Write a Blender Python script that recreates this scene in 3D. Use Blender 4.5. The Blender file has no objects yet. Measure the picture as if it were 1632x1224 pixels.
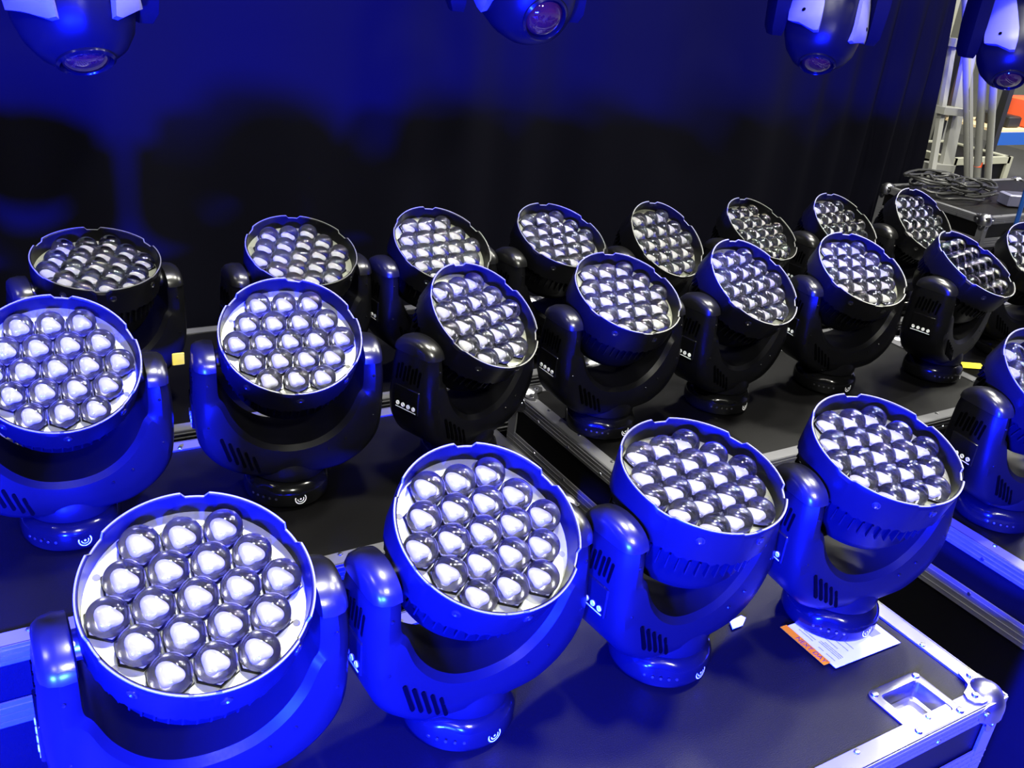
import bpy, math, random
from mathutils import Vector, Matrix
random.seed(7)
PI = math.pi
S = bpy.context.scene
COL = S.collection
T = 0.70                      # height of the flight case tops above the floor

# ---------------------------------------------------------------- camera
cam_data = bpy.data.cameras.new('camera')
cam = bpy.data.objects.new('camera', cam_data); COL.objects.link(cam)
cam_data.sensor_fit = 'HORIZONTAL'; cam_data.sensor_width = 36.0
cam_data.lens = 1514.2 / 1632.0 * 36.0
cam_data.clip_start = 0.02; cam_data.clip_end = 100
CO = Vector((0, 0, 0.9505 + T))
CR = Vector((0.85525, -0.5077, 0.10388)); CU = Vector((0.13815, 0.41657, 0.89854)); CF = Vector((0.49946, 0.75413, -0.42642))
M = Matrix.Identity(4)
for i in range(3):
    M[i][0] = CR[i]; M[i][1] = CU[i]; M[i][2] = -CF[i]; M[i][3] = CO[i]
cam.matrix_world = M
S.camera = cam

def at(px, py, y):
    """the point of the place seen at a pixel of the photograph, on the vertical plane at depth y"""
    d = CF * 1514.2 + CR * (px - 816) - CU * (py - 612)
    return CO + d * ((y - CO.y) / d.y)

# ---------------------------------------------------------------- world, lights, exposure
S.view_settings.view_transform = 'Standard'; S.view_settings.look = 'None'
S.view_settings.exposure = 0.0; S.view_settings.gamma = 1.0; S.view_settings.use_curve_mapping = False
w = bpy.data.worlds.new('world'); S.world = w; w.use_nodes = True
w.node_tree.nodes['Background'].inputs[0].default_value = (0.5, 0.5, 0.62, 1)
w.node_tree.nodes['Background'].inputs[1].default_value = 0.003

def area(name, loc, target, size, power, color, shape='DISK'):
    l = bpy.data.lights.new(name, 'AREA'); l.shape = shape; l.size = size; l.energy = power; l.color = color
    o = bpy.data.objects.new(name, l); COL.objects.link(o); o.location = loc
    o.rotation_euler = (Vector(target) - Vector(loc)).to_track_quat('-Z', 'Y').to_euler()
    return o
# the blue beam of a fixture standing at head height in front of the cases
BLUEL = (0.0015, 0.006, 1.0)
area('blue_fixture_light', (-0.70, -0.25, T + 0.35), (1.1, 1.9, T + 0.345), 0.13, 3800, BLUEL)
area('blue_fixture_light', (0.0, -0.02, T + 0.398), (1.1, 2.6, T + 0.405), 0.13, 1400, BLUEL)
WHITE = (1.0, 0.98, 0.86)
for (x, y, p) in ((-2.5, -3.0, 110), (-3.0, 1.2, 80), (1.0, 1.1, 200), (2.8, 0.9, 210), (4.4, 2.7, 210), (6.0, 1.6, 210), (7.8, 1.2, 210), (9.9, 2.7, 330)):
    area('ceiling_lamp_light', (x, y, 4.95), (x, y, 0), 0.42, p*1.35, WHITE)
area('added_key_light', (0.3, -1.3, T + 2.3), (1.0, 1.0, T), 0.26, 140, WHITE)  # unseen key light added behind the camera to brighten lenses and caps
for (x, y, p) in ((6.2, 3.3, 110), (4.6, 6.0, 60)):
    area('store_lamp_light', (x, y, 4.95), (x, y, 0), 0.5, p, WHITE)

# ---------------------------------------------------------------- materials
def mat(name, col, rough=0.5, metal=0.0, spec=0.5, coat=0.0, bump=0.0, bscale=200.0, var=0.0, vscale=8.0, trans=0.0, ior=1.45, stretch=None):
    m = bpy.data.materials.new(name); m.use_nodes = True
    nt = m.node_tree; b = nt.nodes['Principled BSDF']
    b.inputs['Base Color'].default_value = (*col, 1); b.inputs['Roughness'].default_value = rough
    b.inputs['Metallic'].default_value = metal; b.inputs['Specular IOR Level'].default_value = spec
    b.inputs['Coat Weight'].default_value = coat; b.inputs['Transmission Weight'].default_value = trans
    b.inputs['IOR'].default_value = ior
    tc = nt.nodes.new('ShaderNodeTexCoord'); mp = nt.nodes.new('ShaderNodeMapping')
    nt.links.new(tc.outputs['Object'], mp.inputs[0])
    if stretch: mp.inputs['Scale'].default_value = stretch
    if bump:
        n = nt.nodes.new('ShaderNodeTexNoise'); n.inputs['Scale'].default_value = bscale; n.inputs['Detail'].default_value = 3
        nt.links.new(mp.outputs[0], n.inputs['Vector'])
        bp = nt.nodes.new('ShaderNodeBump'); bp.inputs['Strength'].default_value = bump; bp.inputs['Distance'].default_value = 0.001
        nt.links.new(n.outputs['Fac'], bp.inputs['Height']); nt.links.new(bp.outputs[0], b.inputs['Normal'])
    if var:
        n = nt.nodes.new('ShaderNodeTexNoise'); n.inputs['Scale'].default_value = vscale; n.inputs['Detail'].default_value = 4
        nt.links.new(mp.outputs[0], n.inputs['Vector'])
        mx = nt.nodes.new('ShaderNodeMix'); mx.data_type = 'RGBA'
        mx.inputs[6].default_value = (*[c * (1 - var) for c in col], 1); mx.inputs[7].default_value = (*[min(1, c * (1 + var)) for c in col], 1)
        nt.links.new(n.outputs['Fac'], mx.inputs[0]); nt.links.new(mx.outputs[2], b.inputs['Base Color'])
    return m
PL = mat('black_plastic', (0.0030, 0.0030, 0.0036), 0.34, spec=0.09, bump=0.12, bscale=900)
PLG = mat('gloss_black_plastic', (0.0028, 0.0028, 0.0032), 0.16, spec=0.25)
CAPM = mat('pivot_cap_plastic', (0.005, 0.005, 0.005), 0.28, spec=0.7)
HOLE = mat('shaded_hole_grey', (0.13, 0.13, 0.11), 0.7)
DARK = mat('recess_black', (0.0002, 0.0002, 0.0003), 0.7, spec=0.02)
PLATE = mat('pale_lens_plate', (0.26, 0.27, 0.21), 0.38, metal=0.55, var=0.10, vscale=30)
LENS = mat('clear_lens', (1, 1, 1), 0.06, trans=1.0, ior=1.49)
REFL = mat('lens_reflector', (0.33, 0.33, 0.38), 0.18, metal=1.0)
SPOT = mat('painted_lens_glint', (0.97, 0.97, 0.95), 0.32, metal=0.35)  # near-white colour stands in for the glint inside each lens
EDGE = mat('lit_rim_edge', (0.09, 0.09, 0.085), 0.4)  # paler than the housing: light along the lip put into the colour
LAM = mat('black_laminate', (0.0013, 0.0012, 0.0014), 0.46, spec=0.15, bump=0.5, bscale=700, var=0.35, vscale=5)
ALU = mat('aluminium_extrusion', (0.14, 0.14, 0.15), 0.36, metal=0.5, bump=0.1, bscale=60, var=0.12, vscale=14)
CHR = mat('zinc_steel', (0.30, 0.30, 0.32), 0.30, metal=1.0, bump=0.1, bscale=80)
CLOTH = mat('black_drape', (0.0020, 0.0020, 0.0040), 0.95, spec=0.02, bump=0.4, bscale=300)
SILV = mat('silver_cover', (0.10, 0.10, 0.092), 0.42, var=0.06)
PAPER = mat('white_paper', (0.6, 0.6, 0.58), 0.7)
PRINT = mat('grey_print', (0.25, 0.25, 0.28), 0.7)
ORANGE = mat('orange_label', (0.70, 0.20, 0.0015), 0.6, spec=0.03)
INK = mat('dark_ink', (0.10, 0.02, 0.004), 0.7)
YEL = mat('yellow_tape', (0.75, 0.62, 0.05), 0.5)
MARK = mat('white_marking', (0.7, 0.7, 0.72), 0.4)
FLOOR = mat('concrete_floor', (0.06, 0.06, 0.06), 0.6, var=0.3, vscale=2)
WALL = mat('grey_wall', (0.16, 0.16, 0.15), 0.8, var=0.1)
LADD = mat('ladder_aluminium', (0.20, 0.20, 0.185), 0.5, metal=0.2)
BLUE = mat('blue_enamel', (0.01, 0.07, 0.33), 0.4)
RED = mat('red_orange_plastic', (0.75, 0.10, 0.03), 0.5)
WOODB = mat('pale_board', (0.55, 0.42, 0.25), 0.7)
RUB = mat('black_rubber', (0.012, 0.012, 0.012), 0.4)
PSU = mat('grey_adaptor', (0.12, 0.12, 0.19), 0.35)
CREAM = mat('cream_panel', (0.24, 0.24, 0.19), 0.6)
COATED = mat('coated_beam_glass', (0.030, 0.006, 0.004), 0.05, coat=1.0)

# ---------------------------------------------------------------- mesh helper
class MB:
    def __init__(s): s.v = []; s.f = []; s.m = []
    def add(s, vs, fs, mi=0, mtx=None):
        o = len(s.v)
        for v in vs:
            v = Vector(v); s.v.append(mtx @ v if mtx else v)
        for f in fs: s.f.append([i + o for i in f]); s.m.append(mi)
        return s
    def box(s, a, b, mi=0, mtx=None, ch=0.0):
        (x0, y0, z0), (x1, y1, z1) = a, b
        if ch <= 0:
            vs = [(x0,y0,z0),(x1,y0,z0),(x1,y1,z0),(x0,y1,z0),(x0,y0,z1),(x1,y0,z1),(x1,y1,z1),(x0,y1,z1)]
            return s.add(vs, [(3,2,1,0),(4,5,6,7),(0,1,5,4),(1,2,6,5),(2,3,7,6),(3,0,4,7)], mi, mtx)
        def ring(z, i):
            c = ch
            return [(x0+i+c,y0+i,z),(x1-i-c,y0+i,z),(x1-i,y0+i+c,z),(x1-i,y1-i-c,z),(x1-i-c,y1-i,z),(x0+i+c,y1-i,z),(x0+i,y1-i-c,z),(x0+i,y0+i+c,z)]
        return s.loft([ring(z0, ch), ring(z0+ch, 0), ring(z1-ch, 0), ring(z1, ch)], mi, mtx)
    def loft(s, rings, mi=0, mtx=None, caps=True, closed=True):
        n = len(rings[0]); vs = [p for r in rings for p in r]; fs = []
        for k in range(len(rings) - 1):
            for i in range(n if closed else n - 1):
                j = (i + 1) % n
                fs.append((k*n+i, k*n+j, (k+1)*n+j, (k+1)*n+i))
        if caps:
            fs.append(tuple(reversed(range(n)))); fs.append(tuple((len(rings)-1)*n + i for i in range(n)))
        return s.add(vs, fs, mi, mtx)
    def lathe(s, prof, n=48, mi=0, mtx=None, fn=None):
        vs = []; fs = []; idx = []
        for (r, z) in prof:
            if r < 1e-6: idx.append([len(vs)]); vs.append((0, 0, z))
            else:
                row = []
                for k in range(n):
                    a = 2*PI*k/n; rr, zz = fn(r, z, a) if fn else (r, z)
                    row.append(len(vs)); vs.append((rr*math.cos(a), rr*math.sin(a), zz))
                idx.append(row)
        for p, q in zip(idx, idx[1:]):
            for k in range(n):
                j = (k+1) % n
                if len(p) == 1 and len(q) == 1: continue
                if len(p) == 1: fs.append((p[0], q[j], q[k]))
                elif len(q) == 1: fs.append((p[k], p[j], q[0]))
                else: fs.append((p[k], p[j], q[j], q[k]))
        return s.add(vs, fs, mi, mtx)
    def tube(s, pts, r, n=8, mi=0):
        pts = [Vector(p) for p in pts]; rings = []
        up = Vector((0, 0, 1))
        for i, p in enumerate(pts):
            d = (pts[min(i+1, len(pts)-1)] - pts[max(i-1, 0)]).normalized()
            if abs(d.dot(up)) > 0.95: a = d.cross(Vector((1, 0, 0))).normalized()
            else: a = d.cross(up).normalized()
            b = a.cross(d)
            rings.append([p + (a*math.cos(2*PI*k/n) + b*math.sin(2*PI*k/n))*r for k in range(n)])
        return s.loft(rings, mi)
    def bar(s, p, q, wx, wy, mi=0, side=(1, 0, 0)):
        p = Vector(p); q = Vector(q); d = (q-p).normalized(); a = Vector(side); a = (a - d*a.dot(d)).normalized(); b = d.cross(a)
        rr = lambda c: [c + a*wx/2*i + b*wy/2*j for (i, j) in ((-1,-1),(1,-1),(1,1),(-1,1))]
        return s.loft([rr(p), rr(q)], mi)
    def mesh(s, name, mats, ang=38):
        me = bpy.data.meshes.new(name); me.from_pydata([tuple(v) for v in s.v], [], s.f)
        if not isinstance(mats, (list, tuple)): mats = [mats]
        for m in mats: me.materials.append(m)
        me.polygons.foreach_set('material_index', s.m)
        import bmesh
        bm = bmesh.new(); bm.from_mesh(me); bmesh.ops.recalc_face_normals(bm, faces=bm.faces); bm.to_mesh(me); bm.free()
        me.polygons.foreach_set('use_smooth', [True]*len(me.polygons)); me.set_sharp_from_angle(angle=math.radians(ang)); me.update()
        return me
    def build(s, name, mats, parent=None, ang=38, loc=None):
        o = bpy.data.objects.new(name, s.mesh(name, mats, ang)); COL.objects.link(o)
        if parent: o.parent = parent
        if loc: o.location = loc
        return o
def tag(o, label=None, cat=None, group=None, kind=None):
    if label: o['label'] = label
    if cat: o['category'] = cat
    if group: o['group'] = group
    if kind: o['kind'] = kind
    return o
def thing(name, loc=(0,0,0), rz=0.0, **k):
    o = bpy.data.objects.new(name, None); o.empty_display_size = 0.05; COL.objects.link(o)
    o.location = loc; o.rotation_euler = (0, 0, rz)
    return tag(o, **k)
def copy_tree(o, parent=None):
    c = o.copy(); COL.objects.link(c)
    if parent is not None: c.parent = parent
    for ch in list(KIDS.get(o.name, [])): copy_tree(ch, c)
    return c
KIDS = {}
def index_kids():
    KIDS.clear()
    for o in COL.objects:
        if o.parent: KIDS.setdefault(o.parent.name, []).append(o)
RX = lambda a: Matrix.Rotation(a, 4, 'X'); RY = lambda a: Matrix.Rotation(a, 4, 'Y'); RZ = lambda a: Matrix.Rotation(a, 4, 'Z')
TR = lambda x, y, z: Matrix.Translation((x, y, z))

# ---------------------------------------------------------------- the room
MB().add([(-5,-6,0),(12,-6,0),(12,9,0),(-5,9,0)], [(0,1,2,3)]).build('floor', FLOOR)['kind'] = 'structure'
MB().box((-5,8.0,0),(12,8.15,6)).build('wall_back', WALL)['kind'] = 'structure'
MB().box((11.0,-6,0),(11.15,8,6)).build('wall_right', WALL)['kind'] = 'structure'

# black drape hung behind everything
def drape():
    mb = MB(); n = 260; x0, x1 = -3.2, 4.47; rows = [0.02, 0.6, 1.2, 2.0, 3.2, 4.6]
    vs = []
    for j, z in enumerate(rows):
        for side in (0, 1):
            for i in range(n+1):
                t = i/n
                lean = (2.0 - z)*0.09*max(0, (t-0.85)/0.15)
                x = x0 + (x1-x0)*t + lean
                fold = 0.018*math.sin(x*7.0+1.3*math.sin(x*2.1)) + 0.010*math.sin(x*17+2*math.sin(x*3.3))
                if t > 0.88: fold += 0.03*math.sin(x*34)*min(1, (t-0.88)/0.05)
                vs.append((x, 3.22 + fold + (0.006 if side else 0), z))
    m = n+1; fs = []
    for j in range(len(rows)-1):
        for i in range(n):
            a = (2*j)*m+i; fs.append((a, a+1, a+1+2*m, a+2*m))
            b = (2*j+1)*m+i; fs.append((b+1, b, b+2*m, b+1+2*m))
        for i in (0, n):
            a = (2*j)*m+i; fs.append((a, a+m, a+3*m, a+2*m))
    for i in range(n):
        fs.append((i, i+1, i+1+m, i+m)); k = (2*(len(rows)-1))*m; fs.append((k+i, k+i+1, k+i+1+m, k+i+m))
    return mb.add(vs, fs).build('stage_drape', CLOTH, ang=60)
tag(drape(), 'tall black stage drape hanging behind the rows of lights, blue glow on its upper part', 'curtain')

# ---------------------------------------------------------------- flight cases
def ball(mb, x, y, z, sx, sy):
    """pressed corner: rounded cap with three flared ears"""
    mb.lathe([(0,0.034),(0.012,0.032),(0.022,0.026),(0.030,0.016),(0.033,0.004),(0.033,-0.014),(0.028,-0.020),(0.0,-0.020)], 20, mtx=TR(x - sx*0.021, y - sy*0.021, z - 0.021))
    def ear(mtx):
        pts = [(0.0,0.0),(0.050,0.0),(0.060,0.006),(0.064,0.016),(0.058,0.027),(0.046,0.031),(0.035,0.036),(0.031,0.046),(0.027,0.058),(0.016,0.064),(0.006,0.060),(0.0,0.050)]
        mb.loft([[(a, b, 0.0) for a, b in pts], [(a, b, 0.003) for a, b in pts]], mtx=mtx)
        for (a, b) in ((0.047, 0.016), (0.016, 0.047)):
            mb.lathe([(0.0055,0.003),(0.0045,0.0065),(0,0.0075)], 10, mtx=mtx @ TR(a, b, 0))
    F = Matrix(((-sx,0,0,x - sx*0.004),(0,-sy,0,y - sy*0.004),(0,0,1,z),(0,0,0,1)))
    ear(F)
    ear(Matrix(((-sx,0,0,x),(0,0,sy,y),(0,-1,0,z),(0,0,0,1))))
    ear(Matrix(((0,0,sx,x),(-sy,0,0,y),(0,-1,0,z),(0,0,0,1))))
def flight_case(x0, x1, y0, y1, top, label, hole=None, bottom=0.12):
    cx, cy = (x0+x1)/2, (y0+y1)/2
    c = thing('flight_case', (cx, cy, 0), label=label, cat='flight case', group='black flight cases the lights stand on')
    X, Y = (x1-x0)/2, (y1-y0)/2
    zt = top; zj = top - 0.12      # joint line of the lid
    if hole:
        hx, hy, a, b2 = hole; hx -= cx; hy -= cy; lm_ = MB(); A, B = X-.004, Y-.004; zk = zt-.003
        lm_.box((-A,-B,zj+.002),(A,B,zt-.034)); z0_ = zt-.034
        lm_.box((-A,-B,z0_),(hx-a,B,zk)); lm_.box((hx+a,-B,z0_),(A,B,zk)); lm_.box((hx-a,-B,z0_),(hx+a,hy-b2,zk)); lm_.box((hx-a,hy+b2,z0_),(hx+a,B,zk))
        lm_.build('lid', LAM, c)
    else: MB().box((-X+.004,-Y+.004,zj+.002),(X-.004,Y-.004,zt-.003)).build('lid', LAM, c)
    MB().box((-X+.004,-Y+.004,bottom),(X-.004,Y-.004,zj-.002)).build('body', LAM, c)
    def rail(z0, z1, name, lip):
        mb = MB(); t = 0.003; W = 0.030
        for s in (-1, 1):
            # side skirt with two raised grooves, and the lip on top
            mb.box((-X, s*Y - t/2, z0), (X, s*Y + t/2, z1)); mb.box((s*X - t/2, -Y, z0), (s*X + t/2, Y, z1))
            for g in (0.22, 0.5, 0.78):
                zz = z0 + (z1-z0)*g
                mb.box((-X, s*Y - .0028, zz-.0012), (X, s*Y + .0028, zz+.0012)); mb.box((s*X - .0028, -Y, zz-.0012), (s*X + .0028, Y, zz+.0012))
            if lip:
                mb.box((-X, min(s*Y, s*(Y-W)), z1-t), (X, max(s*Y, s*(Y-W)), z1)); mb.box((min(s*X, s*(X-W)), -Y+W, z1-t), (max(s*X, s*(X-W)), Y-W, z1))
        mb.build(name, ALU, c)
    rail(zt-0.032, zt, 'top_edge_rail', True)
    rail(zj-0.022, zj+0.022, 'joint_rail', False)
    rail(bottom, bottom+0.032, 'bottom_edge_rail', False)
    for sx in (-1, 1):                          # upright corner angles
        for sy in (-1, 1):
            mb = MB()
            mb.box((sx*X - .0022, min(sy*Y, sy*(Y-.03)), bottom+.03), (sx*X + .0022, max(sy*Y, sy*(Y-.03)), zt-.02))
            mb.box((min(sx*X, sx*(X-.03)), sy*Y - .0022, bottom+.03), (max(sx*X, sx*(X-.03)), sy*Y + .0022, zt-.02))
            mb.build('corner_angle', ALU, c)
    rv = MB(); k = 0
    for s in (-1, 1):
        for i in range(1, 8):
            xx = -X + 2*X*i/8
            rv.lathe([(0.0045,0),(0.0038,.002),(0,.003)], 8, mtx=TR(xx, s*(Y-.024), zt))
            rv.lathe([(0.0045,0),(0.0038,.002),(0,.003)], 8, mtx=TR(xx, s*(Y+.0015), zt-.024) @ RX(-s*PI/2))
            rv.lathe([(0.0045,0),(0.0038,.002),(0,.003)], 8, mtx=TR(xx, s*(Y+.0015), zj+.014) @ RX(-s*PI/2))
        for i in range(1, 4):
            yy = -Y + 2*Y*i/4
            rv.lathe([(0.0045,0),(0.0038,.002),(0,.003)], 8, mtx=TR(s*(X-.024), yy, zt))
            rv.lathe([(0.0045,0),(0.0038,.002),(0,.003)], 8, mtx=TR(s*(X+.0015), yy, zt-.024) @ RY(s*PI/2))
            rv.lathe([(0.0045,0),(0.0038,.002),(0,.003)], 8, mtx=TR(s*(X+.0015), yy, zj+.014) @ RY(s*PI/2))
    rv.build('rivets', CHR, c)
    for sx in (-1, 1):
        for sy in (-1, 1):
            mb = MB(); ball(mb, sx*X, sy*Y, zt + 0.001, sx, sy); mb.build('ball_corner', CHR, c)
            mb = MB()
            mb.box((-.045,-.035,bottom-.006),(.045,.035,bottom)); mb.box((-.02,-.024,.04),(-.004,-.020,bottom-.006)); mb.box((-.02,.020,.04),(-.004,.024,bottom-.006))
            mb.lathe([(0,-.017),(.044,-.017),(.05,-.012),(.05,.012),(.044,.017),(0,.017)], 24, mi=1, mtx=TR(0,0,.05) @ RX(PI/2))
            mb.build('caster', [CHR, RUB], c, loc=(sx*(X-.09), sy*(Y-.09), 0))
    return c
def dish(case, x, y, rz, top):
    """recessed stacking cup let into the lid"""
    def rr(hx, hy, r, z):
        pts = []
        for (sx, sy, a0) in ((1,1,0),(-1,1,90),(-1,-1,180),(1,-1,270)):
            for k in range(5):
                a = math.radians(a0 + k*22.5); pts.append((sx*(hx-r) + r*math.cos(a), sy*(hy-r) + r*math.sin(a), z))
        return pts
    mb = MB()
    mb.loft([rr(.056,.048,.012,0.0005), rr(.056,.048,.012,.0030), rr(.053,.045,.011,.0042), rr(.0415,.0335,.006,.0042), rr(.040,.032,.006,.0025), rr(.0375,.0295,.008,-.022), rr(.032,.024,.008,-.0245)], caps=False)
    mb.loft([rr(.0322,.0242,.008,-.0244), rr(.0322,.0242,.008,-.0256)])
    o = mb.build('recessed_dish', CHR, case, loc=(x - case.location.x, y - case.location.y, top)); o.rotation_euler = (0,0,rz)
    for (a, b) in ((.047,.039),(-.047,.039),(-.047,-.039),(.047,-.039)):
        MB().lathe([(.006,0),(.005,.003),(0,.0045)], 12).build('rivet', CHR, o, loc=(a, b, .004))

fc = flight_case(0.06, 1.281, 0.503, 1.035, T, 'foreground flight case with a steel dish in its lid and a paper slip', hole=(1.136, 0.553, .0415, .0335))
dish(fc, 1.136, 0.553, 0, T-.003)
MB().box((-.10,-.003,-.05),(.10,.002,.05), ch=.002).build('latch_plate', CHR, fc, loc=(0.28, -0.268, T-0.12))
c2 = flight_case(-0.27, 0.965, 1.185, 1.665, T, 'flight case in the middle row left of the gap, carrying the three left middle lights')
c3 = flight_case(1.10, 2.36, 1.175, 1.655, T, 'flight case in the middle row right of the gap, under four small middle lights')
c4 = flight_case(1.62, 2.84, 0.50, 1.035, T, 'flight case at the right edge, its grooved rails facing the foreground case')
c5 = flight_case(-1.12, 0.085, 1.74, 2.25, T-.018, 'flight case in the back row at far left, behind the first back light')
c6 = flight_case(0.115, 1.42, 1.74, 2.25, T-.018, 'flight case in the back row by the drape, left of its middle')
c7 = flight_case(1.48, 2.80, 1.74, 2.25, T-.035, 'flight case in the back row under the right group of back lights')
c8 = flight_case(2.86, 3.60, 1.74, 2.25, T-.035, 'flight case at the right end of the back row')
c9 = flight_case(2.42, 3.62, 1.175, 1.655, T-.035, 'middle-row flight case at the right edge with a yellow tape piece on its lid')

# ---------------------------------------------------------------- the moving head wash light
PIV = 0.265; RIM = 0.1175; PZ = 0.0320       # pivot height, rim radius, lens plate height above pivot
def make_light():
    root = thing('moving_head_light')
    # base: round foot with glossy scalloped side and a black collar
    b = MB()
    def scal(r, z, a):
        k = 0.0035*max(0, math.cos(3*a+0.6))**4
        return (r - k*(1 if 0.008 < z < 0.04 else 0), z)
    b.lathe([(0,0),(.069,0),(.0735,.003),(.076,.010),(.0765,.028),(.074,.036),(.067,.043),(.058,.047),(.0,.047)], 72, fn=scal)
    base = b.build('base', PLG, root)
    for k in range(5): MB().lathe([(.0025,0),(.0020,.0015),(0,.002)], 8, mtx=RZ(math.radians(-150+k*9)) @ TR(.0755,0,.020) @ RY(PI/2)).build('socket', CHR, base)
    lg = MB()                                        # small round mark of concentric arcs on the foot
    for (r0, r1, a0, a1) in ((.0085,.0105,-200,40),(.0045,.0062,-180,30),(0,.0018,-180,180)):
        n = 20; ring = []
        for i in range(n):
            t0 = math.radians(a0 + (a1-a0)*i/n); t1 = math.radians(a0 + (a1-a0)*(i+1)/n)
            def pt(r, t): 
                ang = r*math.cos(t)/.0768; return (.0769*math.sin(ang), -.0769*math.cos(ang), .020 + r*math.sin(t))
            lg.add([pt(r0,t0), pt(r1,t0), pt(r1,t1), pt(r0,t1)], [(0,1,2,3)])
    lg.build('round_mark', MARK, base).rotation_euler = (0,0,math.radians(8))
    # hub
    MB().lathe([(.0,.046),(.060,.046),(.066,.050),(.0675,.058),(.065,.072),(.058,.086),(.046,.102),(.0,.106)], 48).build('hub', PL, root)
    # yoke
    half = [((.1215,.262),(.156,.262),.050,.046),((.1215,.240),(.1590,.232),.054,.050),((.120,.216),(.1595,.195),.055,.052)]
    for (ph, ox, oz) in ((24,.1575,.154),(38,.151,.122),(52,.133,.094),(65,.107,.073),(77,.074,.060)):
        a = math.radians(ph); half.append(((.1215*math.cos(a)**.9, PIV-.1480*math.sin(a)), (ox, oz), .056+.003*(ph/77), .053+.006*(ph/77)))
    mid = [((0, PIV-.1480), (0, .053), .059, .060)]
    secs = half + mid + [((-i[0], i[1]), (-o[0], o[1]), a, b2) for (i, o, a, b2) in reversed(half)]
    def cr(a, b, c, d, t):
        f = lambda w, x, y, z: .5*((2*x) + (y-w)*t + (2*w-5*x+4*y-z)*t*t + (3*x-w-3*y+z)*t**3)
        g = lambda p, q, r, u: tuple(f(*k) for k in zip(p, q, r, u))
        return (g(a[0], b[0], c[0], d[0]), g(a[1], b[1], c[1], d[1]), f(a[2], b[2], c[2], d[2]), f(a[3], b[3], c[3], d[3]))
    fine = []
    for k in range(len(secs)-1):
        q4 = [secs[max(k-1, 0)], secs[k], secs[k+1], secs[min(k+2, len(secs)-1)]]
        for t in (0, .25, .5, .75): fine.append(cr(*q4, t))
    secs = fine + [secs[-1]]
    rings = []
    for (i, o, di, do) in secs:
        i = Vector((i[0], 0, i[1])); o = Vector((o[0], 0, o[1])); dv = o - i; L = dv.length; c = min(.009/L, .28)
        r = []
        for (e, sgn) in ((0,-1),(c,-1),(.5,-1),(1-c*1.6,-1),(1-c*.7,-1.0001),(1,-1),(1,1),(1-c*.7,1.0001),(1-c*1.6,1),(.5,1),(c,1),(0,1)):
            dd = di + (do-di)*e
            if e == 0: dd = di - .008
            elif e == 1: dd = do - .017
            elif abs(sgn) > 1: dd = do - .006
            elif e == .5: dd += .003
            p = i + dv*e; r.append((p.x, sgn*dd, p.z))
        rings.append(r)
    yoke = MB().loft(rings).build('yoke', PL, root, ang=32)
    # rounded pivot caps closing the arm tips
    for s in (-1, 1):
        c = MB(); prof = []
        n = 14
        def arc(x, R, z0):
            return [(x, -R*math.cos(PI*k/n), z0 + R*.62*math.sin(PI*k/n)) for k in range(n+1)]
        c.loft([arc(s*.1205,.0435,.261), arc(s*.1225,.0500,.261), arc(s*.136,.0520,.261), arc(s*.148,.0485,.261), arc(s*.1545,.041,.261), arc(s*.1565,.030,.261)])
        c.build('pivot_cap', CAPM, yoke, ang=50)
        MB().lathe([(.016,0),(.016,.012)], 20, mtx=TR(s*.112,0,PIV) @ RY(s*PI/2)).build('pivot_axle', CHR, yoke)
    def slots(lst, name, mtx_fn):
        sm = MB()
        for a in lst: 
            pts = []; L, W = a[2], .0026
            for k in range(7): t = PI*k/6; pts.append((W*math.cos(t), L/2 + W*math.sin(t)))
            for k in range(7): t = PI + PI*k/6; pts.append((W*math.cos(t), -L/2 + W*math.sin(t)))
            sm.loft([[(x, y, -.004) for x, y in pts], [(x, y, .0006) for x, y in pts]], mtx=mtx_fn(*a))
        return sm.build(name, DARK, yoke)
    front = lambda x, z, L, tilt, yy: TR(x, yy, z) @ RX(PI/2) @ RZ(tilt)
    slots([(-.112+.0125*k, .122-.0085*k, .042-.003*k, math.radians(18), -.0612) for k in range(5)], 'front_vent_slots', front)
    slots([(-(-.112+.0125*k), .122-.0085*k, .042-.003*k, math.radians(18), .0612) for k in range(5)], 'rear_vent_slots', lambda x, z, L, tilt, yy: TR(x, yy, z) @ RX(-PI/2) @ RZ(tilt))
    for (x, z, y) in ((-.137,.240,-.0545),(-.138,.165,-.0575),(.137,.240,-.0545),(.138,.165,-.0575),(.090,.125,-.0602),(.060,.108,-.0612)):
        MB().lathe([(.0026,.0),(.002,.0012),(0,.0016)], 10, mtx=TR(x, y, z) @ RX(PI/2)).build('screw', PLG, yoke)
    # outer faces: grille on both arms, key panel on the left one
    for s in (-1, 1):
        side = lambda y, z, L, tilt, xx, s=s: TR(s*xx, y, z) @ RY(s*PI/2) @ RZ(PI/2) @ RZ(s*tilt)
        slots([(-.026+.0088*k, .222+(.004 if k%2 else 0), .028, math.radians(8), .1592) for k in range(7)], 'side_grille', side)
    pn = MB(); pn.box((-.1620,-.030,.150),(-.155,.030,.198), ch=.0018)
    panel = pn.build('control_panel', PLG, yoke)
    # ---- head
    head = MB()
    def notch(r, z, a):
        d = 0
        for k in range(6):
            da = (a - (k*PI/3 + .35) + PI) % (2*PI) - PI
            if abs(da) < .10: d = 1
            elif abs(da) < .13: d = max(d, (.13-abs(da))/.03)
        if z > .052 and r > .1095: return (r - .0022*d*(r > .113), z - .0045*d)
        return (r, z)
    def ser(r, z, a):
        if .0 < z < .0075 and r > .107: z -= .0040*(1 if int(a/(2*PI)*144) % 3 == 0 else 0)
        return notch(r, z, a)
    head.lathe([(0,.0300),(.1105,.0300),(.1115,.044),(.1128,.0602),(.1140,.0612),(.1165,.0612),(.1172,.0600),(.1175,.052),(.1160,.024),(.1152,.006),(.1085,.0015),(.1010,-.002),(.0990,-.030),(.0965,-.034),(.0955,-.055),(.085,-.075),(.060,-.088),(.0,-.092)], 144, fn=ser)
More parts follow.
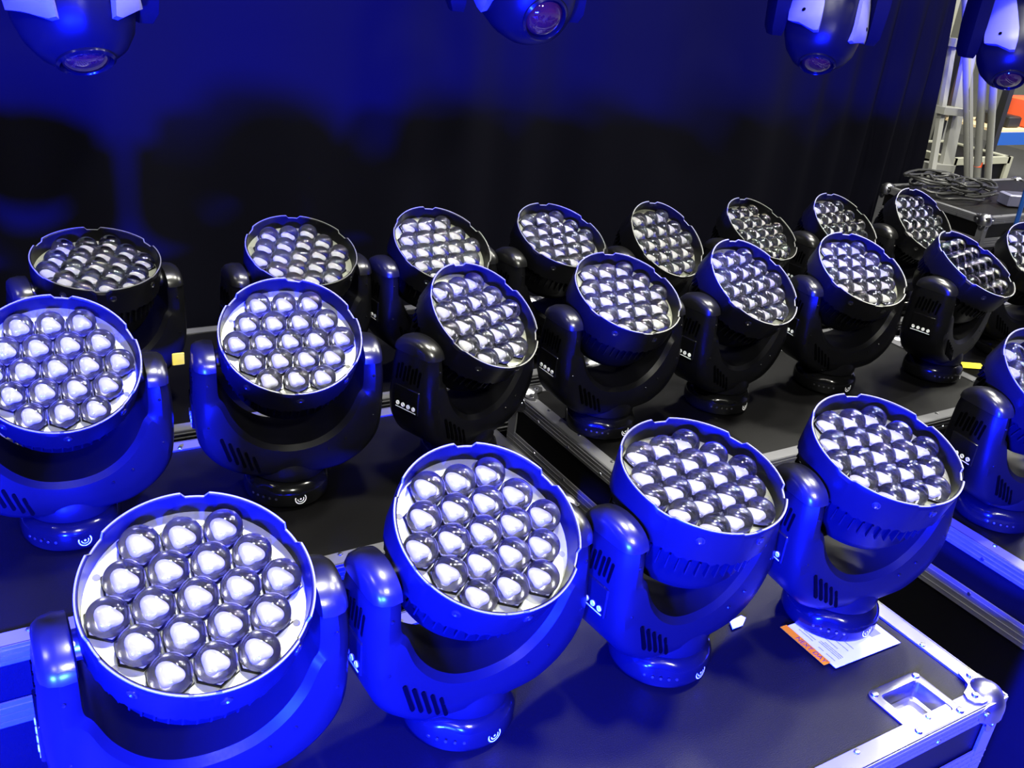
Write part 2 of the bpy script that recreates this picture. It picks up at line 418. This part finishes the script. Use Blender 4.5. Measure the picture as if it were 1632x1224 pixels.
    hd = head.build('head_housing', PL, root, loc=(0,0,PIV), ang=30)
    rim = MB(); rim.lathe([(.1150,.0610),(.1152,.0616),(.1170,.0616),(.1173,.0606)], 144, fn=lambda r, z, a: notch(r, z, a)); rim.build('rim_edge', EDGE, hd)
    fins = MB()
    for k in range(48):
        fins.box((.098,-.0011,-.030),(.106,.0011,-.006), mtx=RZ(2*PI*(k+.5)/48))
    fins.build('cooling_fins', PL, hd)
    for k in range(4):
        a = -PI/2 + (-.75, .0, .75, 1.9)[k]
        MB().lathe([(.0062,-.002),(.0062,.0016),(.0042,.0022),(.0030,.0006),(0,.0006)], 18, mtx=RZ(a) @ TR(.1168,0,.042) @ RY(PI/2)).build('rim_screw', CAPM, hd)
    # pale plate behind the lenses, hexagon collars and little holes
    pl = MB(); pl.lathe([(0,.0302),(.1103,.0302),(.1106,PZ),(0,PZ)], 72)
    plate = pl.build('lens_plate', PLATE, hd)
    for k in range(6):
        a = k*PI/3 + PI/6
        for da, r in ((.0,.1035),):
            MB().lathe([(.0042,0),(.0042,.0003),(0,.0003)], 16, mtx=TR(r*math.cos(a+da), r*math.sin(a+da), PZ)).build('plate_hole', HOLE, hd)
    sp = .0435; R = .0214
    col = MB(); cups = []
    for j in range(-2, 3):
        nn = 5 - abs(j)
        for i in range(nn): cups.append(((i - (nn-1)/2)*sp, j*sp*math.sqrt(3)/2))
    for (x, y) in cups:
        ring = lambda rr, z: [(x + rr*math.cos(PI/6+k*PI/3), y + rr*math.sin(PI/6+k*PI/3), z) for k in range(6)]
        col.loft([ring(.0246,PZ-.0005), ring(.0240,PZ+.0030), ring(.0222,PZ+.0030), ring(.0214,PZ+.0004)], caps=False)
    col.build('lens_collars', PLG, hd)
    # lens: clear domed collimator on a silvered seat, its white glint painted in as a pale drop
    ln = MB(); zc = .0085; pr = []
    for k in range(13):
        t = math.radians(90 - k*9.2); pr.append((R*math.cos(t) if k else 0, zc + R*.90*math.sin(t)))
    pr += [(.0180,.0012)]
    ln.lathe(pr, 32)
    ln.lathe([(.0180,.0012),(.0130,.0012),(.0072,.0020),(.0,.0022)], 32, mi=1)
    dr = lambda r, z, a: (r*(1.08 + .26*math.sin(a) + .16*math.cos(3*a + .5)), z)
    ln.lathe([(.0074,.00205),(.0070,.0030),(.0050,.0038),(.0,.0042)], 32, mi=2, fn=dr)  # drop-shaped bump that paints the glint
    lm = ln.mesh('lens', [LENS, REFL, SPOT], 60)
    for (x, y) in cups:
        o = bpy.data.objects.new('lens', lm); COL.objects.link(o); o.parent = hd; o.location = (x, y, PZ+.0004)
    # key panel buttons (sub-parts of the yoke live beside it)
    for k in range(4):
        MB().lathe([(.0042,0),(.0042,.0012),(.0030,.0016),(.0026,.0008),(0,.0008)], 14, mtx=TR(-.1620, -.0195+.013*k, .1620) @ RY(-PI/2)).build('button', MARK, yoke)
    MB().box((-.1626,-.025,.1535),(-.1617,.025,.1550)).build('underline_stripe', MARK, yoke)
    return root
proto = make_light()
bpy.context.view_layer.update(); index_kids()
G = 'LED moving head lights standing on the flight cases'
spots = [  # x, y, pan, tilt, top height, label
 (0.183,0.828,-1.4,23.5,T,'nearest LED moving head light, cut by the bottom edge at left, largest lenses in view'),
 (0.516,0.821,2.1,27.0,T,'blue-lit LED moving head light in the front row, second from left, whole foot visible'),
 (0.843,0.797,5.0,11.5,T,'front-row LED moving head light with face turned up, left of the paper slip'),
 (1.171,0.759,-6.9,16.0,T,'LED moving head light standing on the white paper slip with orange strip'),
 (1.745,0.843,-6.0,30.0,T,'LED moving head light cut by the right edge, its vented key panel facing left'),
 (0.132,1.446,-2.9,37.0,T,'LED moving head light cut by the left edge, second row, fully blue front'),
 (0.490,1.438,-9.5,32.7,T,'LED moving head light with bright white drop-shaped glints, behind the two nearest lights'),
 (0.840,1.435,20.7,37.1,T,'LED moving head light leaning right, just left of the gap in the middle cases'),
 (1.193,1.440,1.4,24.7,T,'LED moving head light just right of the gap between the middle cases'),
 (1.535,1.441,9.1,35.0,T,'LED moving head light in the middle row, narrow tilted face, second right of the gap'),
 (1.8925,1.431,-6.2,29.5,T,'third middle-row LED light right of the gap, above the light on the paper slip'),
 (2.255,1.378,12.8,27.9,T,'LED moving head light at the right end of the middle row with four round keys'),
 (-0.09,1.91,6.0,16.0,T-.018,'unseen extra light outside the left edge, added to shade the drape'),  # out of view, added so its shadow darkens the drape at left
 (0.262,1.90,4.0,13.0,T-.018,'unlit LED moving head light at far left of the back row, face nearly flat'),
 (0.662,1.88,2.0,21.0,T-.018,'second light from left in the back row, dim face above the drop-shaped glints'),
 (0.985,1.87,6.0,30.0,T-.018,'third light from left in the back row, behind the light leaning right'),
 (1.310,1.865,8.0,25.0,T-.018,'back-row light with pale dotted face, just left of the upright oval one'),
 (1.633,1.86,10.0,40.0,T-.035,'fifth light from left in the back row, most upright oval face, fully visible'),
 (1.980,1.86,11.0,31.0,T-.035,'small slanted back-row light just right of the upright oval face'),
 (2.310,1.85,6.0,36.0,T-.035,'back-row light peeping over the third middle light right of the gap'),
 (2.670,1.85,2.0,42.0,T-.035,'back-row light nearest the cable case, in front of its left side'),
 (2.72,1.47,-12.0,36.0,T-.035,'back light cut by the right edge, below the blue pole'),
]
for i, (x, y, pan, tilt, z, label) in enumerate(spots):
    o = proto if i == 0 else copy_tree(proto)
    o.location = (x, y, z); o.rotation_euler = (0, 0, math.radians(pan))
    tag(o, label, 'stage light', G)
    kids = [c for c in COL.objects if c.parent == o and c.name.startswith('head_housing')]
    kids[0].rotation_euler = (math.radians(tilt), 0, 0)

# ---------------------------------------------------------------- small things on the cases
def text_mesh(s, size, mtx, material, parent, name):
    cu = bpy.data.curves.new('txt', 'FONT'); cu.body = s; cu.size = size; cu.extrude = 0.0001; cu.align_x = 'CENTER'; cu.align_y = 'CENTER'
    o = bpy.data.objects.new('txt', cu); COL.objects.link(o)
    bpy.context.view_layer.update()
    me = bpy.data.meshes.new_from_object(o.evaluated_get(bpy.context.evaluated_depsgraph_get()))
    bpy.data.objects.remove(o); bpy.data.curves.remove(cu)
    me.materials.clear(); me.materials.append(material); me.transform(mtx)
    q = bpy.data.objects.new(name, me); COL.objects.link(q); q.parent = parent
    return q
# delivery slip: local x from front-left corner to right, local y towards the back
slip = thing('delivery_slip', (1.079, 0.657, T + .0005), math.radians(-1), label='white delivery slip with an orange NEXT DAY strip, under a front-row light', cat='paper slip')
MB().box((0,0,0),(.147,.104,.0006)).build('sheet', PAPER, slip)
MB().box((-.013,.012,.0004),(.001,.106,.0012)).build('orange_strip', ORANGE, slip)
text_mesh('NEXT DAY', .0125, TR(-.006,.046,.0013) @ RZ(-PI/2), INK, slip, 'strip_lettering')
pr = MB()
for k, (y0, y1, x) in enumerate(((.012,.030,.010),(.036,.046,.010),(.012,.055,.020),(.012,.055,.024),(.012,.050,.028),(.060,.090,.012),(.060,.085,.018),(.030,.070,.036),(.020,.080,.048),(.020,.060,.060),(.060,.085,.070))):
    MB().box((x, y0, .0006), (x+.0016, y1, .0009)).build('printed_line', PRINT, slip)
MB().box((.112,.028,.0006),(.134,.050,.0009)).build('printed_block', PRINT, slip)
def scrap(name, x, y, z, rz, pts, m, label, cat, h=.0012):
    o = thing(name, (x, y, z), rz, label=label, cat=cat)
    MB().loft([[(a, b, 0) for a, b in pts], [(a*.97, b*.97, h) for a, b in pts]]).build('sheet', m, o)
scrap('paper_scrap', 1.012, 0.802, T+.0005, 0.2, [(-.022,-.006),(.0,-.010),(.020,-.002),(.018,.006),(-.010,.008)], PAPER, 'tiny white paper scrap on the case between the upturned light and the slip', 'paper scrap')
scrap('tape_piece', 2.515, 1.42, T-.035+.0005, -0.4, [(-.04,-.02),(.03,-.025),(.04,.015),(-.03,.022)], YEL, 'yellow tape piece right of the light with four round keys', 'tape')

# ---------------------------------------------------------------- fixtures hanging from the truss
truss = thing('lighting_truss', (1.6, 1.98, 0), label='aluminium truss above the hanging spot fixtures', cat='truss')
def hanging_light():
    root = thing('hanging_spot_light')            # origin at the pivot
    b = MB(); b.box((-.13,-.10,.26),(.13,.10,.35), ch=.012); b.build('base', PL, root)
    y = MB()
    def arm(s):
        rings = []
        for (x0, x1, z, d) in ((.122,.150,-.080,.030),(.120,.158,-.060,.044),(.118,.162,.02,.052),(.118,.162,.12,.052),(.105,.160,.19,.050),(.07,.150,.24,.050),(.02,.10,.262,.050)):
            rings.append([(s*x0,-d,z),(s*x1*.98,-d,z),(s*x1,-d*.8,z),(s*x1,d*.8,z),(s*x1*.98,d,z),(s*x0,d,z)])
        y.loft(rings)
    arm(-1); arm(1); yk = y.build('yoke', PL, root, ang=35)
    h = MB()
    h.lathe([(0,.135),(.055,.135),(.085,.120),(.102,.085),(.108,.03),(.110,-.04),(.108,-.085),(.098,-.120),(.078,-.150),(.052,-.166),(.046,-.168),(.044,-.160),(.0,-.158)], 48, fn=lambda r, z, a: (r*(1 - .05*abs(math.sin(2*a))**.7*(r > .06)), z))
    hd = h.build('head_housing', PL, root, ang=40)
    for k, a0 in enumerate((-142, -38)):
        rings = []
        fl = 1 if a0 in (-142, 38) else -1
        for (z, wa, wb, dr) in ((.09,-.30,.30,.004),(.0,-.40,.40,.006),(-.06,-.45,.45,.008),(-.085,-.44,.45,.008),(-.105,-.10,.44,.008),(-.128,.26,.40,.006)):
            if fl < 0: wa, wb = -wb, -wa
            out = []; inn = []
            for i in range(7):
                a = math.radians(a0) + wa + (wb-wa)*i/6; R = {.09:.104,.0:.111,-.06:.112,-.085:.111,-.105:.107,-.128:.096}[z]
                out.append(((R+dr)*math.cos(a), (R+dr)*math.sin(a), z)); inn.append(((R-.006)*math.cos(a), (R-.006)*math.sin(a), z))
            rings.append(out + inn[::-1])
        sp = MB().loft(rings).build('cover_plate', SILV, hd, ang=45)
        MB().lathe([(.0055,-.002),(.0055,.001),(0,.001)], 12, mtx=RZ(math.radians(a0)) @ TR(.1195,0,-.072) @ RY(PI/2)).build('bolt', DARK, sp)
    MB().lathe([(.050,-.160),(.052,-.172),(.047,-.176),(.043,-.170),(.043,-.160)], 36).build('lens_ring', PLG, hd)
    pr = [(0, -.186)] + [(.044*math.sin(math.radians(k*11)), -.160 - .026*math.cos(math.radians(k*11))) for k in range(1, 9)]
    MB().lathe(pr + [(0,-.158)], 32).build('front_lens', COATED, hd)
    c = MB(); c.box((-.02,-.03,.35),(.02,.03,.385)); c.tube([(0,0,.41)] * 1 + [(0,0,.411)], .001)
    MB().box((-.02,-.03,.35),(.02,.03,.388)).build('hook_clamp', ALU, root)
    return root
hp = hanging_light(); bpy.context.view_layer.update(); index_kids()
hang = [ # pivot x, y, z(above T), pan, head tilt, label
 (0.268, 2.03, 0.803, 4, (33, 3), 'hanging spot light at top left, two pale plates above its reddish lens'),
 (1.225, 2.02, 0.858, -20, (62, 30), 'hanging spot light at top centre, lens swung to the right'),
 (2.255, 2.02, 0.848, -30, (34, -10), 'hanging spot light right of centre, small lens glinting white and blue'),
 (3.16, 2.02, 0.815, -30, (40, -10), 'hanging spot light at the top right corner, in front of the ladder'),
]
for i, (x, y, z, pan, (t1, t2), label) in enumerate(hang):
    o = hp if i == 0 else copy_tree(hp)
    o.location = (x, y, T+z); o.rotation_euler = (0,0,math.radians(pan)); tag(o, label, 'stage light', 'spot lights hanging from the truss')
    k = [c for c in COL.objects if c.parent == o and c.name.startswith('head_housing')][0]
    k.rotation_euler = (math.radians(-t1), math.radians(-t2), 0)
tz = T + 0.905 + .388
tb = MB()
for (yy, zz) in ((-.12, tz+.27), (.12, tz+.27), (0, tz+.025)):
    tb.tube([(-3.0, yy, zz), (3.0, yy, zz)], .025, 12)
tb.build('chord_tube', ALU, truss)
tb = MB()
for k in range(24):
    xa = -3 + k*.25; xb = xa + .25
    for yy in (-.12, .12): tb.tube([(xa if k % 2 else xb, yy, tz+.27), (xb if k % 2 else xa, 0, tz+.025)], .008, 6)
    tb.tube([(xa, -.12, tz+.27), (xb, .12, tz+.27)], .008, 6)
tb.build('lacing_bar', ALU, truss)

# ---------------------------------------------------------------- store area right of the drape
# case with cables on it
sc_ = flight_case(4.15, 5.30, 2.50, 3.10, T, 'flight case beyond the drape edge with a heap of cables on its lid')
MB().box((-.06,-.306,T-.30),(.22,-.3035,T-.075)).build('label_plate', CREAM, sc_, loc=(at(1600,380,2.5).x + .06 - 4.725, 0, 0))
cb = MB(); rnd = random.Random(3)
for k in range(16):
    cx, cy = 4.42 + rnd.uniform(-.10,.12), 2.88 + rnd.uniform(-.10,.10); r = rnd.uniform(.06,.14); ph = rnd.uniform(0, 6); ex = rnd.uniform(.55, 1)
    pts = [(cx + r*math.cos(ph + t*.42)*1.2, cy + r*ex*math.sin(ph + t*.42), T + .017 + k*.0042 + .008*math.sin(t*1.1 + k)) for t in range(14)]
    cb.tube(pts, .0065, 6)
tag(cb.build('cable_heap', RUB), 'tangled heap of black cables on the case beyond the drape', 'cable', kind='stuff')
ps = thing('power_adaptor', (4.60, 2.64, T), math.radians(-20), label='boxy grey-violet power adaptor lying beside the cable heap', cat='power adaptor')
MB().box((-.09,-.045,.0),(.09,.045,.06), ch=.006).build('body', PSU, ps)
MB().tube([(.09,0,.03),(.12,-.01,.03),(.17,-.03,.012),(.22,-.02,.010)], .007, 8).build('lead', RUB, ps)
MB().box((-.07,-.03,.060),(.05,.03,.0615)).build('label_plate', CHR, ps)

def seg(name, m, pts, parent, w=.03, d=.03, side=(1,0,0)):
    mb = MB()
    for p, q in zip(pts, pts[1:]): mb.bar(p, q, w, d, side=side)
    return mb.build(name, m, parent)
# folding ladder: front rail pair and back rail pair leaning together, stands on the floor
ld = thing('step_ladder', (5.4, 4.2, 0), label='pale aluminium step ladder standing beyond the drape edge', cat='ladder')
def loc(p): return Vector(p) - Vector((5.4, 4.2, 0))
def ground(p, q, z0=0.0):
    t = (z0 - p.z)/(q.z - p.z); return p + (q-p)*t
A0, A1 = at(1518,72,4.1), at(1482,290,3.9); B0, B1 = at(1546,78,4.15), at(1500,300,4.0); C0, C1 = at(1545,80,4.24), at(1546,300,4.27)
for nm, (p, q), ww in (('front_rail', (A0, A1), .045), ('front_rail', (B0, B1), .115), ('rear_rail', (C0, C1), .035)):
    seg(nm, LADD, [loc(p), loc(ground(p, q))], ld, ww, .03)
seg('top_cap', LADD, [loc(at(1510,66,4.1)), loc(at(1556,72,4.2))], ld, .10, .05, (0,1,0))
for (a, b) in (((1492,174),(1531,178)),((1473,264),(1509,266))):
    seg('step', LADD, [loc(at(*a, 4.02)), loc(at(*b, 4.05))], ld, .12, .045, (0,1,0))
r2 = thing('stand', (0,0,0)) ; bpy.data.objects.remove(r2)
# three upright poles of a stand
for i, (p, q, yy, r, m, lab) in enumerate((((1539,120),(1541,300),3.95,.019,LADD,'slim pale pole next to the step ladder'), ((1566,130),(1556,300),3.9,.026,LADD,'thick pale pole with a red band, middle of three'), ((1583,145),(1573,300),3.85,.024,LADD,'brownish pale pole nearest the shelf'))):
    a, b = at(*p, yy), at(*q, yy); g = ground(a, b); top = a + (a-b)*.6
    po = thing('upright_pole', (g.x, g.y, 0), label=lab, cat='pole', group='upright poles by the ladder')
    MB().tube([(0,0,0), top - Vector((g.x, g.y, 0))], r, 14).build('tube', m, po)
    MB().lathe([(r*1.8,0),(r*1.8,.02),(r*1.2,.03)], 14).build('foot', RUB, po)
    if i == 1:
        bp = at(1559,262,yy) - Vector((g.x, g.y, 0)); MB().lathe([(r*1.06,-.016),(r*1.06,.016)], 14, mtx=Matrix.Translation(bp)).build('red_band', RED, po)
# shelf rack with blue beam
ry = 4.6
sh = thing('storage_shelf', (6.6, ry, 0), label='storage rack with a bright blue beam at the right edge', cat='shelf')
L3 = lambda p: Vector(p) - Vector((6.6, ry, 0))
p0, p1 = at(1583,221,ry), at(1660,236,ry)
d = (p1-p0); d.z = 0
p1 = p0 + d*2.2
seg('blue_beam', BLUE, [L3(p0), L3(p1)], sh, .03, .10, (0,1,0))
seg('board', WOODB, [L3(p0 + Vector((0,.25,.06))), L3(p1 + Vector((0,.25,.06)))], sh, .5, .02, (0,1,0))
for q in (p0, p1):
    for dy in (.0, .5): MB().box((q.x-6.6-.03, dy-.03, 0), (q.x-6.6+.03, dy+.03, q.z+1.2)).build('upright', LADD if q is p1 else RUB, sh)
def simple_box(name, lab, cat, lo, hi, m, ch=.01, rz=0):
    c = ((lo[0]+hi[0])/2, (lo[1]+hi[1])/2, lo[2]); t = thing(name, c, rz, label=lab, cat=cat)
    h = [(hi[i]-lo[i])/2 for i in range(2)]
    MB().box((-h[0],-h[1],0),(h[0],h[1],hi[2]-lo[2]), ch=ch).build('body', m, t); return t
zb = p0.z + .07
q = at(1620,195,ry+.1); 
t = simple_box('storage_bin', 'red-orange plastic bin on the shelf at the right edge', 'bin', (q.x+.06, ry+.03, zb+.002), (q.x+.36, ry+.33, zb+.22), RED)
q = at(1588,190,ry+.2)
t = simple_box('black_box', 'low black box on the shelf behind the poles', 'box', (q.x-.05, ry+.06, zb+.002), (q.x+.13, ry+.36, zb+.09), RUB)
# framed case under the shelf and a second one below
ca = at(1592,272,4.0)
fr = thing('rack_case', (ca.x+.35, 4.66, 0), label='black case with pale framed front under the blue shelf beam', cat='flight case')
hx = .35; zt = ca.z
MB().box((-hx+.01,-.28,.02),(hx-.01,.28,zt-.01)).build('body', LAM, fr)
mb = MB()
for s in (-1, 1):
    mb.box((s*hx-.03,-.30,0),(s*hx+.03,-.26,zt)); mb.box((s*hx-.03,.26,0),(s*hx+.03,.30,zt))
    mb.box((-hx,s*.28-.02,zt-.05),(hx,s*.28+.02,zt)); mb.box((s*hx-.03,-.28,zt-.05),(s*hx+.03,.28,zt))
mb.build('frame', CREAM, fr)
MB().box((-.20,-.292,zt-.42),(.02,-.276,zt-.16), ch=.006).build('label_plate', CREAM, fr)
# blue pole in front of the store
a, b = at(1636,300,2.44), at(1611,385,2.44)
bp = thing('blue_pole', (0,0,0), label='thin blue pole leaning at the right edge in front of the cable case', cat='pole')
g = ground(a, b, .0); bp.location = g
MB().tube([(0,0,0), a + (a-b)*1.2 - g], .0105, 12).build('tube', BLUE, bp)
# tall grey cabinets behind
for (x, y, wd, h, m, lab) in ((5.75,5.1,.5,2.0,WALL,'grey cabinet standing behind the step ladder'),(7.6,5.9,.7,2.4,CREAM,'pale tall panel behind the poles'),(8.8,6.1,.3,2.6,LADD,'narrow pale panel at the far right of the store')):
    simple_box('tall_cabinet', lab, 'cabinet', (x,y,0), (x+wd,y+.4,h), m)
# yellow tape tab
tg = thing('yellow_tag', tuple(at(284,572,1.50)), 0, label='small yellow tag between the two left lights of the middle row', cat='tag')
MB().box((-.010,-.0015,-.011),(.010,.0015,.011), ch=.001).build('body', YEL, tg)
